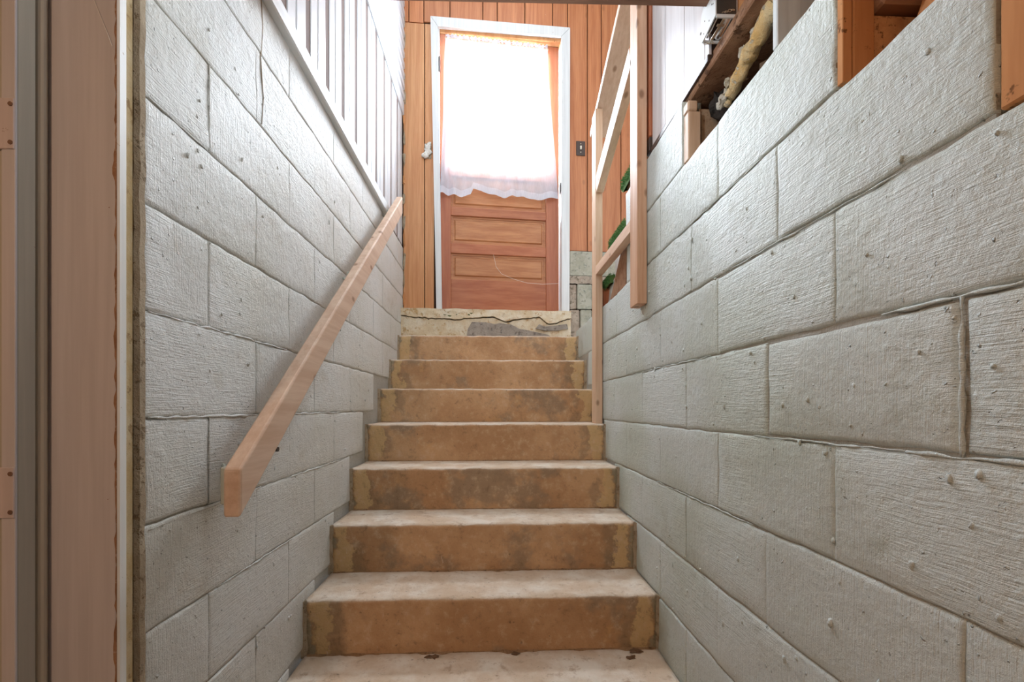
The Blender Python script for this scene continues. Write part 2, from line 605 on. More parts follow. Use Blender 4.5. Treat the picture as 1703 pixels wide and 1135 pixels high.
def stair_z(y):                       # height of the stair surface at depth y
    n = math.floor((y - STEP_Y0) / STEP_T)
    return min(.5, STEP_Z0 + STEP_H * n) if n >= -3 else -1.25


wl = struct('wall_left', 'whitewashed concrete block wall carrying the wooden handrail')
mesh_obj('mortar', *prism([(.868, -1.25), (3.32, -1.25), (3.32, 1.16), (.868, 1.16)], .0045, .15,
                          lambda a, b, x: (-A - x, a, b)), 'mortar', wl)
wr = struct('wall_right', 'whitewashed concrete block wall stepping down towards the viewer')
mesh_obj('mortar', *prism([(.30, -1.25), (3.2, -1.25), (3.2, .535), (1.985, .535), (1.985, .945), (1.385, .945), (1.385, .742),
                           (.757, .742), (.757, .54), (.508, .54), (.508, .337), (.30, .337)], .0045, .05,
                          lambda a, b, x: (B + x, a, b)), 'mortar', wr)


def course(side, wall, k, z0, z1, off, ya, yb, mat):
    y = off
    while y > ya:
        y -= .4064
    while y < yb - .02:
        a, b = max(y, ya), min(y + .4064, yb)
        if b - a > .03 and z1 > stair_z(b) - .03:
            rnd = random.Random(k * 100 + int(a * 100) + (7 if side < 0 else 0))
            gap = rnd.choice((.0004, .0008, .0014, .0024))
            if side > 0 and k == 0 and (abs(a - .539) < .03 or abs(b - .539) < .03):
                gap = .0050
            mesh_obj('block', *block_mesh(side, a, b, z0, z1, gap, rnd.random() * 40), mat, wall, smooth=True)
        y += .4064


for k in range(-6, 5):                # left wall courses
    z0 = .1833 + MOD * k
    z1 = min(z0 + MOD, 1.158)
    course(-1, wl, k, max(z0, -1.25), z1, 1.068 if k % 2 == 0 else 1.274, .874, 3.32, 'block_l')
for k in range(-6, 5):                # right wall courses
    z0 = -.063 + MOD * k
    z1 = z0 + MOD
    ya, yb = .30, 3.2
    if k == 2:
        ya = .508
        ya = .30 if z1 < .34 else .505
    if k == 3:
        ya, yb = .754, 1.985
    if k == 4:
        ya, yb = 1.383, 1.985
    course(1, wr, k, max(z0, -1.25), z1, .754 if k % 2 else (.507 if k == 2 else .543), ya, yb, 'block_r')


def ridge(wall, side, y0, y1, z0, z1, r, seed):
    n = max(10, int((abs(y1 - y0) + abs(z1 - z0)) / .009))
    pts, rr = [], []
    for i in range(n + 1):
        t_ = i / n
        p = Vector((seed * 3.1, (y0 + (y1 - y0) * t_) * 30, (z0 + (z1 - z0) * t_) * 30))
        w = noise.noise(p)
        pts.append((side * ((A if side < 0 else B) + .001), y0 + (y1 - y0) * t_ + .002 * noise.noise(p * 2.3), z0 + (z1 - z0) * t_ + .003 * w))
        rr.append(max(.0006, .75 * r * (.55 + .8 * noise.noise(p * 1.3 + Vector((4, 4, 4))) + .3 * math.sin(math.pi * t_))))
    mesh_obj('mortar_ridge', *tube(pts, rr, 6), 'block_l' if side < 0 else 'block_r', wall, smooth=True)


LZ = lambda k: .1833 + MOD * k
RZ = lambda k: -.063 + MOD * k
for i, a in enumerate(((.885, 1.30, LZ(-1), LZ(-1), .0055), (1.34, 1.95, LZ(-1), LZ(-1), .004), (.885, 1.46, LZ(0), LZ(0), .0045), (1.45, 2.0, LZ(-2), LZ(-2), .004),
                       (1.069, 1.07, LZ(-2), LZ(-1), .004), (1.275, 1.276, LZ(-1), LZ(0), .0035), (.885, 1.07, LZ(2), LZ(2), .003), (1.069, 1.07, LZ(2), LZ(3), .004),
                       (1.10, 1.5, LZ(-3), LZ(-3), .0035), (.885, 1.3, LZ(-2) - .01, LZ(-2), .004))):
    ridge(wl, -1, *a, i + 1)
for i, a in enumerate(((.5432, .5434, RZ(0), RZ(1), .005), (.44, .62, RZ(0), RZ(0), .005), (.62, 1.0, RZ(0), RZ(0), .003), (.44, .66, RZ(1), RZ(1), .004),
                       (.62, 1.1, RZ(2) - .004, RZ(2), .003), (1.0, 1.6, RZ(-1), RZ(-1), .003), (1.2, 1.9, RZ(1), RZ(1), .003), (.96, 1.5, RZ(3), RZ(3), .0025))):
    ridge(wr, 1, *a, i + 20)
for c_ in ([(1.300, 1.155), (1.308, 1.08), (1.304, 1.04), (1.297, .985), (1.304, .93), (1.312, .88), (1.303, .80)],):
    V, Fc = [], []
    n = len(c_)
    for i, (yy, zz) in enumerate(c_):
        w = .0015 * (1 - .7 * i / n)
        V += [(-A + .0016, yy - w, zz), (-A + .0016, yy + w, zz), (-A - .004, yy + w, zz), (-A - .004, yy - w, zz)]
    for i in range(n - 1):
        for j in range(4):
            Fc.append((i * 4 + j, i * 4 + (j + 1) % 4, i * 4 + 4 + (j + 1) % 4, i * 4 + 4 + j))
    Fc += [(0, 1, 2, 3), tuple(range(4 * n - 4, 4 * n))]
    mesh_obj('crack_filler', V, Fc, 'brown_mortar', wl)


def paint_lumps(wall, side, n, mat, seed):
    rnd = random.Random(seed)
    V, Fc = [], []
    while n:
        yy = rnd.uniform(.5, 2.3) if side > 0 else rnd.uniform(.9, 2.4)
        zz = rnd.uniform(-.9, .9 if side < 0 else .5)
        if zz < stair_z(yy) + .03:
            continue
        n -= 1
        r = rnd.uniform(.0022, .0052)
        v, f = lump((side * (A if side < 0 else B), yy, zz), (r * .75, r, r * rnd.uniform(.9, 1.9)), rnd.random() * 50, .6, 1)
        k = len(V)
        V += v
        Fc += [[q + k for q in p] for p in f]
    mesh_obj('paint_lumps', V, Fc, mat, wall, smooth=True)['kind'] = 'stuff'


paint_lumps(wr, 1, 150, 'block_r', 5)
paint_lumps(wl, -1, 70, 'block_l', 6)

# ------------------------------------------------------------------ floor, stairs
fl = mesh_obj('floor', *box(-2.6, 2.2, -2.6, 1.4, -1.33, -1.25), 'floor')
tag(fl, 'bare concrete basement floor at the foot of the stairs', kind='structure')

st = struct('stairs', 'worn tan concrete steps rising between block walls to the door')


def step_mesh(n):
    y, z = STEP_Y0 + STEP_T * n, STEP_Z0 + STEP_H * n
    zb = z - STEP_H
    prof = [(y + .004, zb - .02, 0), (y + .004, zb + .003, .3), (y + .003, zb + .05, .4), (y + .002, zb + .10, .5), (y + .001, zb + .15, .5),
            (y, z - .016, 1.0), (y + .002, z - .006, 1.5), (y + .008, z - .0005, 1.2), (y + .03, z + .001, .5), (y + .09, z, .4),
            (y + .17, z + .001, .4), (y + .235, z + .003, .3), (y + .30, z + .004, 0)]
    ns = 72
    V, Fc = [], []
    m = len(prof)
    for i in range(ns + 1):
        x = -A + .003 + (A + B - .006) * i / ns
        for (py, pz, a) in prof:
            p = Vector((x * 14, n * 3.7, pz * 9))
            e = noise.noise(p) * .0035 * a + noise.noise(p * 3.1) * .002 * a
            chip = 0
            if a >= 1.0:
                c = noise.noise(Vector((x * 23, n * 7.1, 3)))
                chip = max(0, c - .38) * .035
            V.append((x, py + e + chip * .6, pz + noise.noise(p * 1.3 + Vector((9, 0, 0))) * .0035 * a - chip * .7))
    for i in range(ns):
        for j in range(m - 1):
            Fc.append((i * m + j, i * m + j + 1, (i + 1) * m + j + 1, (i + 1) * m + j))
    # close the back and the underside
    k = len(V)
    for i in range(ns + 1):
        x = -A + .003 + (A + B - .006) * i / ns
        V.append((x, y + .30, zb - .02))
    for i in range(ns):
        Fc.append((i * m + m - 1, k + i, k + i + 1, (i + 1) * m + m - 1))
        Fc.append((k + i, i * m, (i + 1) * m, k + i + 1))
    Fc.append(tuple(range(m)) + (k,))
    Fc.append(tuple(ns * m + j for j in range(m)) + (k + ns,))
    return V, Fc


for n in range(-2, 7):
    s_ = mesh_obj('step', *step_mesh(n), 'steps', st, smooth=True)
    if n > -2:
        V, Fc = [], []
        yb, zb = STEP_Y0 + STEP_T * n + .004, STEP_Z0 + STEP_H * (n - 1)
        for i in range(121):
            x = -A + .01 + (A + B - .02) * i / 120
            w = .003 + .016 * max(0, .2 + noise.noise(Vector((x * 7, n * 5.3, 0))) + .6 * noise.noise(Vector((x * 31, n, 4)))) + .03 * max(0, abs(x + .034) - .50) * 2
            hgt = .005 + .004 * noise.noise(Vector((x * 40, n, 9)))
            V += [(x, yb + .004, zb + hgt + .003), (x, yb - w, zb + .0035), (x, yb + .004, zb - .004)]
        for i in range(120):
            for j in range(3):
                Fc.append((i * 3 + j, i * 3 + (j + 1) % 3, i * 3 + 3 + (j + 1) % 3, i * 3 + 3 + j))
        Fc += [(0, 1, 2), (360, 361, 362)]
        mesh_obj('dirt_line', V, Fc, 'dirt', st)
    # mortar fillet where the step meets the right wall, and a dark strip on the left
    y, z = STEP_Y0 + STEP_T * n, STEP_Z0 + STEP_H * n
    for side, xx in ((1, B), (-1, -A)):
        V, Fc = [], []
        for i in range(7):
            t_ = i / 6
            w = .008 + .010 * abs(noise.noise(Vector((n * 2.3, t_ * 4, side * 5))))
            zz = z - STEP_H + STEP_H * t_
            V += [(xx + side * .004, y - .010 - w * .5, zz), (xx - side * w, y + .003, zz), (xx + side * .004, y + .02, zz)]
        for i in range(6):
            for j in range(3):
                Fc.append((i * 3 + j, i * 3 + (j + 1) % 3, i * 3 + 3 + (j + 1) % 3, i * 3 + 3 + j))
        Fc += [(0, 1, 2), (18, 19, 20)]
        mesh_obj('mortar_fillet', V, Fc, 'brown_mortar', st)

# cracked plaster threshold under the door
th = struct('trim_1', 'cracked cream plaster threshold below the door with grey broken patches')
PT = Vector((-.655, 3.21))


def WT(u, v, z):
    return Vector((PT.x + u * math.cos(TB) - v * math.sin(TB), PT.y + u * math.sin(TB) + v * math.cos(TB), z))


crack = [(.0, .650), (.05, .646), (.099, .638), (.17, .637), (.245, .633), (.32, .632), (.394, .627), (.46, .636), (.522, .642), (.59, .648),
         (.651, .653), (.70, .634), (.738, .616), (.80, .632), (.868, .644), (.93, .65), (.992, .656), (1.02, .63), (1.054, .606), (1.111, .614),
         (1.16, .635), (1.222, .651)]


def strip(poly_lo, poly_hi, v0, v1, nz=4):
    """a slab between two polylines with a rough front"""
    V, Fc = [], []
    n = len(poly_lo)
    for i in range(n):
        for j in range(nz + 1):
            u = poly_lo[i][0]
            z = poly_lo[i][1] + (poly_hi[i][1] - poly_lo[i][1]) * j / nz
            V.append(WT(u, v0 + .006 * noise.noise(Vector((u * 18, z * 30, v0 * 40))), z))
    o_ = len(V)
    for i in range(n):
        V.append(WT(poly_lo[i][0], v1, poly_lo[i][1]))
        V.append(WT(poly_hi[i][0], v1, poly_hi[i][1]))
    for i in range(n - 1):
        for j in range(nz):
            a = i * (nz + 1) + j
            Fc.append((a, a + nz + 1, a + nz + 2, a + 1))
        Fc.append((i * (nz + 1), o_ + 2 * i, o_ + 2 * i + 2, (i + 1) * (nz + 1)))
        Fc.append((i * (nz + 1) + nz, (i + 1) * (nz + 1) + nz, o_ + 2 * i + 3, o_ + 2 * i + 1))
        Fc.append((o_ + 2 * i, o_ + 2 * i + 1, o_ + 2 * i + 3, o_ + 2 * i + 2))
    Fc.append(tuple(range(nz + 1)) + (o_ + 1, o_))
    q = (n - 1) * (nz + 1)
    Fc.append(tuple(q + j for j in range(nz + 1)) + (o_ + 2 * n - 1, o_ + 2 * n - 2))
    return V, Fc


fine = []
for i in range(90):
    u = 1.222 * i / 89
    for (a, fa), (b, fb) in zip(crack, crack[1:]):
        if a <= u <= b:
            z = fa + (fb - fa) * (u - a) / (b - a)
            break
    fine.append((u, z + .008 * noise.noise(Vector((u * 28, 3, 0))) + .005 * noise.noise(Vector((u * 70, 8, 0)))))
crack = fine
us = [c[0] for c in crack]
top = [(u, .704 + .006 * noise.noise(Vector((u * 9, 1, 1)))) for u in us]
mesh_obj('upper_slab', *strip([(u, z + .004) for u, z in crack], top, .0, .115), 'threshold', th)
low_hi = [(u, z - .003 - .004 * abs(noise.noise(Vector((u * 7, 4, 0))))) for u, z in crack]
mesh_obj('lower_face', *strip([(u, .47) for u in us], low_hi, .012, .115, 6), 'threshold', th)
mesh_obj('crack_bed', *box(.0, 1.222, .045, .13, .47, .69, 0, WT), 'groove', th)
for seed, pts in ((1, [(.46, .49), (.47, .56), (.50, .612), (.60, .612), (.66, .60), (.70, .607), (.78, .60), (.84, .57), (.95, .55), (1.05, .53), (1.10, .50), (1.05, .485)]),
                  (2, [(.96, .575), (.985, .605), (1.03, .588), (1.11, .598), (1.19, .61), (1.2, .575), (1.12, .562), (1.03, .558)])):
    mesh_obj('grey_patch', *prism(pts, -.002, .03, lambda a, b, x: WT(a, x, b)), 'threshold_grey', th)
for i in range(9):
    mesh_obj('moss', *lump(WT(.26 + .028 * i + .01 * ((i * 5) % 3), .002, .652 + .011 * ((i * 7) % 3)), (.012, .005, .006), i, .9, 1), 'moss', th)

# ------------------------------------------------------------------ back wall
wb = struct('wall_back', 'orange brown wood panelling with dark vertical grooves around the door')
mesh_obj('backing', *join(box(-.05, .24, .012, .06, .69, 3.3, 0, WB), box(.24, 1.17, .012, .06, 2.77, 3.3, 0, WB),
                          box(1.17, 2.5, .012, .06, .4, 3.3, 0, WB)), 'groove', wb)


def plank(u0, u1, z0, z1, mat='plank', v=0.0):
    mesh_obj('plank', *box(u0 + .003, u1 - .003, v, .014, z0, z1, .0015, WB), mat, wb)


plank(.0, .155, .71, 2.785, 'plank_pale')
plank(.155, .225, .71, 2.785, 'plank_pale')
for a, b in ((.0, .042), (.042, .149)):
    plank(a, b, 2.791, 3.3)
cuts = [.149, .336, .576, .682, .887, 1.095, 1.209]
for a, b in zip(cuts, cuts[1:]):
    plank(a, b, 2.80 if b < 1.25 else 1.175, 3.3)
cuts = [1.209, 1.36, 1.467, 1.62, 1.70, 1.86, 2.05, 2.25, 2.5]
for a, b in zip(cuts, cuts[1:]):
    plank(a, b, 1.175, 3.3)
# foundation blocks showing below the panelling on the right
for (u0, u1, z0, z1, mm) in ((1.222, 1.60, .985, 1.170, 'found'), (1.60, 1.99, .985, 1.170, 'found'), (1.222, 1.276, .738, .922, 'found_rough'),
                             (1.280, 1.392, .738, .924, 'found'), (1.396, 1.8, .738, .924, 'found'), (1.226, 1.30, .50, .732, 'found_rough'),
                             (1.304, 1.39, .58, .732, 'found'), (1.394, 1.8, .50, .732, 'found')):
    mesh_obj('block', *box(u0, u1, -.012 if mm == 'found' else -.004, .03, z0, z1, .006, WB), mm, wb)
V, Fc = [], []
for i in range(25):
    u = 1.22 + .5 * i / 24
    for z in (.926, .945, .965, .983):
        V.append(WB(u, -.012 + .010 * noise.noise(Vector((u * 50, z * 60, 0))), z + .004 * noise.noise(Vector((u * 40, 5, z)))))
for i in range(24):
    for j in range(3):
        Fc.append((i * 4 + j, i * 4 + j + 1, i * 4 + j + 5, i * 4 + j + 4))
mesh_obj('mortar_bed', V, Fc, 'found_rough', wb)
# ragged stucco bead in the left corner
for i in range(16):
    z = 2.95 - i * .145
    mesh_obj('corner_chip', *lump(WB(.008, -.004, z), (.010, .008, .06), i, .7, 1), 'brown_mortar' if i % 3 else 'rust_wood', wb)

# door casing
tc = struct('trim_2', 'white painted door casing with mitred head')
mesh_obj('casing_board', *prism([(.198, 2.826), (.250, 2.755), (.280, .705), (.240, .705)], -.022, .012, lambda a, b, x: WB(a, x, b)), 'white', tc)
mesh_obj('casing_board', *prism([(1.223, 2.826), (1.158, 2.755), (1.160, .705), (1.218, .705)], -.022, .012, lambda a, b, x: WB(a, x, b)), 'white', tc)
mesh_obj('casing_board', *prism([(.200, 2.8265), (.252, 2.757), (1.156, 2.757), (1.221, 2.8265)], -.022, .012, lambda a, b, x: WB(a, x, b)), 'white', tc)
mesh_obj('jamb', *box(.243, .262, .0, .13, .70, 2.76, .002, WB), 'white', tc)
mesh_obj('jamb', *box(1.160, 1.18, .0, .16, .70, 2.76, .002, WB), 'white', tc)
mesh_obj('head_stop', *box(.262, 1.16, .002, .12, 2.735, 2.76, .003, WB), 'rust_wood', tc)
mesh_obj('sill', *box(.24, 1.18, .03, .2, .60, .70, .003, WB), 'threshold', tc)
mesh_obj('strike_plate', *box(1.154, 1.162, -.004, .05, 1.615, 1.68, .001, WB), 'steel_dark', tc)

# the door itself
dr = struct('door_1', 'red brown wooden door with glazed upper half and crosswise panels, standing slightly ajar')
DT = .040
mesh_obj('stile', *box(.0, .079, 0, DT, .69, 2.733, .003, WD), 'door_v', dr)
mesh_obj('stile', *box(.790, .890, 0, DT, .69, 2.733, .003, WD), 'door_v', dr)
for z0, z1 in ((.69, .944), (1.135, 1.208), (1.412, 1.474), (1.70, 1.772), (2.675, 2.733)):
    mesh_obj('rail', *box(.079, .790, 0, DT, z0, z1, .003, WD), 'door_h', dr)
for z0, z1 in ((.944, 1.135), (1.208, 1.412), (1.474, 1.70)):
    u0, u1 = .079, .790
    e = [(0.0, .014), (.012, .014), (.013, .019), (.026, .019), (.034, .010)]
    V, Fc = [], []
    for ins, v in e:
        V += [WD(u0 + ins, v, z0 + ins), WD(u1 - ins, v, z0 + ins), WD(u1 - ins, v, z1 - ins), WD(u0 + ins, v, z1 - ins)]
    for i in range(len(e) - 1):
        for k in range(4):
            Fc.append((i * 4 + k, i * 4 + (k + 1) % 4, i * 4 + 4 + (k + 1) % 4, i * 4 + 4 + k))
    q = (len(e) - 1) * 4
    Fc.append((q, q + 1, q + 2, q + 3))
    k = len(V)
    V += [WD(u0, .034, z0), WD(u1, .034, z0), WD(u1, .034, z1), WD(u0, .034, z1)]
    Fc.append((k, k + 1, k + 2, k + 3))
    Fc += [(i, (i + 1) % 4, k + (i + 1) % 4, k + i) for i in range(4)]
    mesh_obj('panel', V, Fc, 'door_p', dr)
mesh_obj('glass_pane', *box(.082, .787, .016, .020, 1.774, 2.673, 0, WD), 'glass', dr)
for (a, b, c, d) in ((.079, .790, 1.772, 1.782), (.079, .790, 2.665, 2.675)):
    mesh_obj('glazing_bead', *box(a, b, .006, .030, c, d, .002, WD), 'door_h', dr)
for z in (2.50, 1.72, .95):
    mesh_obj('hinge', *join(box(-.010, .002, -.010, .004, z - .05, z + .05, .002, WD),
                            tube([WD(-.004, -.012, z - .055), WD(-.004, -.012, z + .055)], .006, 8)), 'steel_dark', dr)

# sheer curtain on the door
ct = thing('curtain', WD(.42, -.03, 1.54), 'sheer white curtain gathered on a rod over the door window', 'curtain')
lef = [(2.695, .04), (2.476, .027), (2.127, .023), (1.69, .006), (1.54, .001)]
rig = [(2.692, .797), (2.468, .806), (2.2, .829), (1.842, .861), (1.56, .880)]
hem = [(.001, 1.551), (.157, 1.535), (.223, 1.556), (.24, 1.597), (.298, 1.588), (.43, 1.548), (.574, 1.566), (.715, 1.544), (.815, 1.564), (.88, 1.573)]


def lerp(tab, x):
    tab = sorted(tab)
    if x <= tab[0][0]:
        return tab[0][1]
    for (a, fa), (b, fb) in zip(tab, tab[1:]):
        if x <= b:
            return fa + (fb - fa) * (x - a) / (b - a)
    return tab[-1][1]


def curtain_pt(s, t_):                # s across 0..1, t_ down 0..1
    ub = lerp(lef, 1.56) + s * (lerp(rig, 1.56) - lerp(lef, 1.56))
    zb = lerp(hem, ub)
    zt = 2.705
    z = zt + (zb - zt) * t_
    u = lerp(lef, z) + s * (lerp(rig, z) - lerp(lef, z))
    amp = .004 + .017 * t_
    ph = s * 47 + 2.2 * math.sin(s * 9) + .4 * t_
    v = -.030 - amp * math.sin(ph) * (.6 + .4 * math.sin(s * 13 + 1)) - .006 * t_ + .003 * noise.noise(Vector((s * 20, t_ * 5, 0)))
    if t_ < .06:
        v += .003 * math.sin(s * 190)
    return WD(u, min(v, -.008), z)


def curtain_part(name, ta, tb, nt, mat, off=0.0):
    ns = 140
    V, Fc = [], []
    for i in range(ns + 1):
        for j in range(nt + 1):
            p = curtain_pt(i / ns, ta + (tb - ta) * j / nt)
            V.append(p + Vector((0, off, 0)))
    for i in range(ns):
        for j in range(nt):
            a = i * (nt + 1) + j
            Fc.append((a, a + 1, a + nt + 2, a + nt + 1))
    return mesh_obj(name, V, Fc, mat, ct, smooth=True)


curtain_part('drape', .03, .958, 24, 'sheer')
curtain_part('hem', .958, 1.0, 2, 'sheer_hem', -.001)
curtain_part('rod_pocket', .012, .03, 2, 'sheer_hem', -.001)
V, Fc = [], []
for i in range(161):                  # ruffled heading
    s = i / 160
    u = .04 + s * .757
    w = .007 * math.sin(s * 170) + .004 * math.sin(s * 61)
    V += [WD(u, -.030 - w, 2.690), WD(u, -.030 + w, 2.712 + .006 * noise.noise(Vector((s * 40, 0, 0))))]
for i in range(160):
    Fc.append((2 * i, 2 * i + 1, 2 * i + 3, 2 * i + 2))
mesh_obj('heading_ruffle', V, Fc, 'sheer_hem', ct, smooth=True)
mesh_obj('curtain_rod', *tube([WD(.035, -.028, 2.682), WD(.80, -.028, 2.682)], .006, 8), 'brass', ct)

# old latch hole stuffed with white wadding, light switch
lh = thing('hole_stuffing', WB(.18, -.01, 1.81), 'white wadding stuffed in a broken hole in the panelling left of the door', 'stuffing')
mesh_obj('hole_edge', *box(.160, .203, -.006, .004, 1.805, 1.918, .004, WB), 'brown_mortar', lh)
for i, (u, z, r) in enumerate(((.182, 1.885, .024), (.178, 1.85, .024), (.168, 1.825, .022), (.148, 1.822, .016), (.19, 1.905, .014))):
    mesh_obj('wad', *lump(WB(u, -.014, z), (r, .014, r * 1.1), i * 3, .5, 2), 'foam', lh, smooth=True)
sw = thing('light_switch', WB(1.307, -.004, 1.888), 'dark brown light switch plate on the panelling right of the door', 'light switch')
mesh_obj('plate', *box(1.273, 1.342, -.007, -.001, 1.888, 1.997, .003, WB), 'black_plate', sw)
mesh_obj('toggle', *box(1.302, 1.313, -.018, -.006, 1.93, 1.957, .002, WB), 'ivory', sw)
for z in (1.912, 1.975):
    mesh_obj('screw', *disc(1.3075, z, -.009, .0035, .003, WB), 'brass', sw)

# ------------------------------------------------------------------ white ribbed siding above the left wall
sd = struct('wall_upper_left', 'white ribbed siding above the left block wall')
mesh_obj('backing', *box(-A - .06, -A - .0055, 1.0, 3.3, 1.15, 3.3), 'ribgap', sd)
y = 1.447 - .185
while y < 3.3:
    a, b = y + .022, min(y + .185 - .022, 3.285)
    if b - a > .03:
        pr_ = [(a, -.003), (a + .002, .0), (a + .055, .0), (a + .060, -.003), (a + .066, -.003), (a + .071, .0), (b - .002, .0), (b, -.003), (b, -.012), (a, -.012)]
        pr_ = [p for p in pr_ if a <= p[0] <= b]
        V = [Vector((-A - .002 + d, yy, z)) for z in (1.17, 2.115) for yy, d in pr_]
        n = len(pr_)
        Fc = [tuple(range(n)), tuple(range(2 * n - 1, n - 1, -1))] + [(k, (k + 1) % n, n + (k + 1) % n, n + k) for k in range(n)]
        mesh_obj('panel', V, Fc, 'rib', sd)
    y += .185
# horizontal panel above: a flat flashing and lengthwise ribs
prof = [(2.107, .010), (2.113, .014), (2.19, .014), (2.196, .004)]
z = 2.20
while z < 3.25:
    prof += [(z + .01, .004), (z + .018, .018), (z + .055, .018), (z + .063, .004)]
    z += .075
V, Fc = [], []
for yy in (1.0, 3.285):
    V += [Vector((-A - .004 + d, yy, zz)) for zz, d in prof]
    V += [Vector((-A - .02, yy, prof[-1][0])), Vector((-A - .02, yy, prof[0][0]))]
n = len(prof) + 2
Fc = [(k, (k + 1) % n, n + (k + 1) % n, n + k) for k in range(n)] + [tuple(range(n)), tuple(range(2 * n - 1, n - 1, -1))]
mesh_obj('upper_sheet', V, Fc, 'rib', sd)
lg = mesh_obj('trim_3', *box(-A - .02, -A + .024, .9, 2.80, 1.157, 1.215, .004), 'ledger')
tag(lg, 'white painted ledger board along the top of the left block wall', kind='structure')

# ------------------------------------------------------------------ foreground door frame at the left
jf = struct('trim_4', 'old painted door frame at the foot of the stairs, at the left edge')
mesh_obj('frame_board', *box(-.773, -A - .0015, .814, .830, -1.25, 1.10, .002), 'jamb', jf)
V, Fc = [], []
for i in range(201):
    z = -1.25 + 2.35 * i / 200
    w = max(.0004, .0026 + .006 * noise.noise(Vector((z * 13, 1, 5))) + .004 * noise.noise(Vector((z * 45, 3, 5))))
    V += [(-A - .0012, .8136, z), (-A - .0012 - w, .8136, z), (-A - .0012 - w, .816, z), (-A - .0012, .816, z)]
for i in range(200):
    for j in range(4):
        Fc.append((i * 4 + j, i * 4 + (j + 1) % 4, i * 4 + 4 + (j + 1) % 4, i * 4 + 4 + j))
mesh_obj('chipped_edge', V, Fc, 'chipped', jf)
mesh_obj('edge_bead', *prism([(-A - .0015, .8145), (-A + .002, .817), (-A + .001, .832), (-A - .012, .833)], -1.25, 1.10, lambda a, b, x: (a, b, x)), 'crackle', jf)
mesh_obj('caulk', *prism([(-A - .02, .833), (-A - .002, .833), (-A - .003, .851), (-A - .02, .852)], -1.25, 1.10, lambda a, b, x: (a, b, x)), 'tan_caulk', jf)
V, Fc = [], []
nz = 90
for i in range(nz + 1):
    z = -1.25 + 2.35 * i / nz
    w1 = .003 * noise.noise(Vector((z * 14, 2, 0)))
    w2 = .004 * noise.noise(Vector((z * 19, 7, 0)))
    V += [(-A - .03, .854 + w1, z), (-A - .004 + w2 * .4, .8545 + w1, z), (-A + .003 + w2 * .5, .860 + w1, z), (-A + .001, .876 + w2, z), (-A - .03, .884, z)]
for i in range(nz):
    for j in range(5):
        Fc.append((i * 5 + j, i * 5 + (j + 1) % 5, i * 5 + 5 + (j + 1) % 5, i * 5 + 5 + j))
Fc += [tuple(range(5)), tuple(nz * 5 + j for j in range(5))]
mesh_obj('mortar_joint', V, Fc, 'brown_mortar', jf)
mesh_obj('stop', *box(-.85, -.7735, .766, .7965, -1.25, 1.10, .0015), 'jamb_shade', jf)
# rounded bead between the stop and the frame board
pts = [(-.80, .797)] + [(-.776 + .010 * math.sin(a), .8055 - .0085 * math.cos(a)) for a in [math.pi * k / 8 for k in range(9)]] + [(-.80, .8138)]
mesh_obj('round_bead', *prism(pts, -1.25, 1.10, lambda a, b, x: (a, b, x)), 'jamb_shade', jf)
mesh_obj('hinge_edge', *box(-.795, -.7733, .7625, .7665, -1.25, 1.10, .0008), 'jamb', jf)
for zc in (.459, -.138):
    h_ = mesh_obj('hinge', *join(box(-.822, -.7738, .7605, .7635, zc - .041, zc + .041, .0008),
                                 tube([(-.822, .7595, zc - .041), (-.822, .7595, zc + .041)], .006, 10)), 'hinge', jf)
    for dz in (-.031, .031):
        mesh_obj('screw', *join(disc(-.7785, zc + dz, .7592, .0036, .0015), disc(-.7785, zc + dz, .7588, .0018, .001)), 'screw', h_)

# ------------------------------------------------------------------ header above
hd = mesh_obj('trim_5', *box(-.66, .578, 1.02, 1.2, 1.066, 1.30, .004, lambda x, y, z: (x, y, z + .016 * (x + .41))), 'header')
tag(hd, 'dark rough header beam crossing above the stairs', kind='structure')

# ------------------------------------------------------------------ handrail on the left wall
hr = thing('handrail', (-.575, 1.02, -.25), 'bare lumber handrail sloping up the left block wall', 'handrail')
rx = -.580
mesh_obj('rail', *beam((rx, 1.025, -.191), (rx, 2.81, 1.247), .039, .108, .006, plumb=True), 'lumber_y', hr)
for f_ in (.012, .5, .90):
    yy, zz = 1.025 + f_ * 1.785, -.191 + f_ * 1.438
    mesh_obj('spacer', *box(rx - .034, rx - .0185, yy - .008, yy + .03, zz - .045, zz + .04, .003), 'spacer', hr)
    mesh_obj('bracket', *tube([(-A + .001, yy + .075, zz + .035), (rx - .025, yy + .025, zz)], .005, 8), 'spacer', hr)

# ------------------------------------------------------------------ lumber guard on the right
gd = thing('guard_rail', (.565, 2.05, -.087), 'rough lumber guard railing with two posts above the right block wall', 'railing')
mesh_obj('post', *box(.545, .583, 2.40, 2.49, -.086, 1.605, .002), 'lumber_z', gd)
mesh_obj('post', *box(.546, .584, 1.70, 1.79, .397, 2.3, .002), 'lumber_red', gd)
mesh_obj('rail', *beam((.565, 1.79, .728), (.565, 2.40, .735), .038, .048, .002), 'lumber_y', gd)
mesh_obj('rail', *beam((.565, 1.79, 1.412), (.565, 2.402, 1.19), .038, .092, .002), 'lumber_y', gd)
cp = mesh_obj('cap', *beam((.598, 1.70, 1.877), (.598, 2.575, 1.567), .089, .038, .002), 'lumber_y', gd)

# ------------------------------------------------------------------ turf covered side steps behind the guard
ts = thing('side_steps', (.9, 2.2, .55), 'short side steps covered with green artificial turf behind the lumber guard', 'steps')


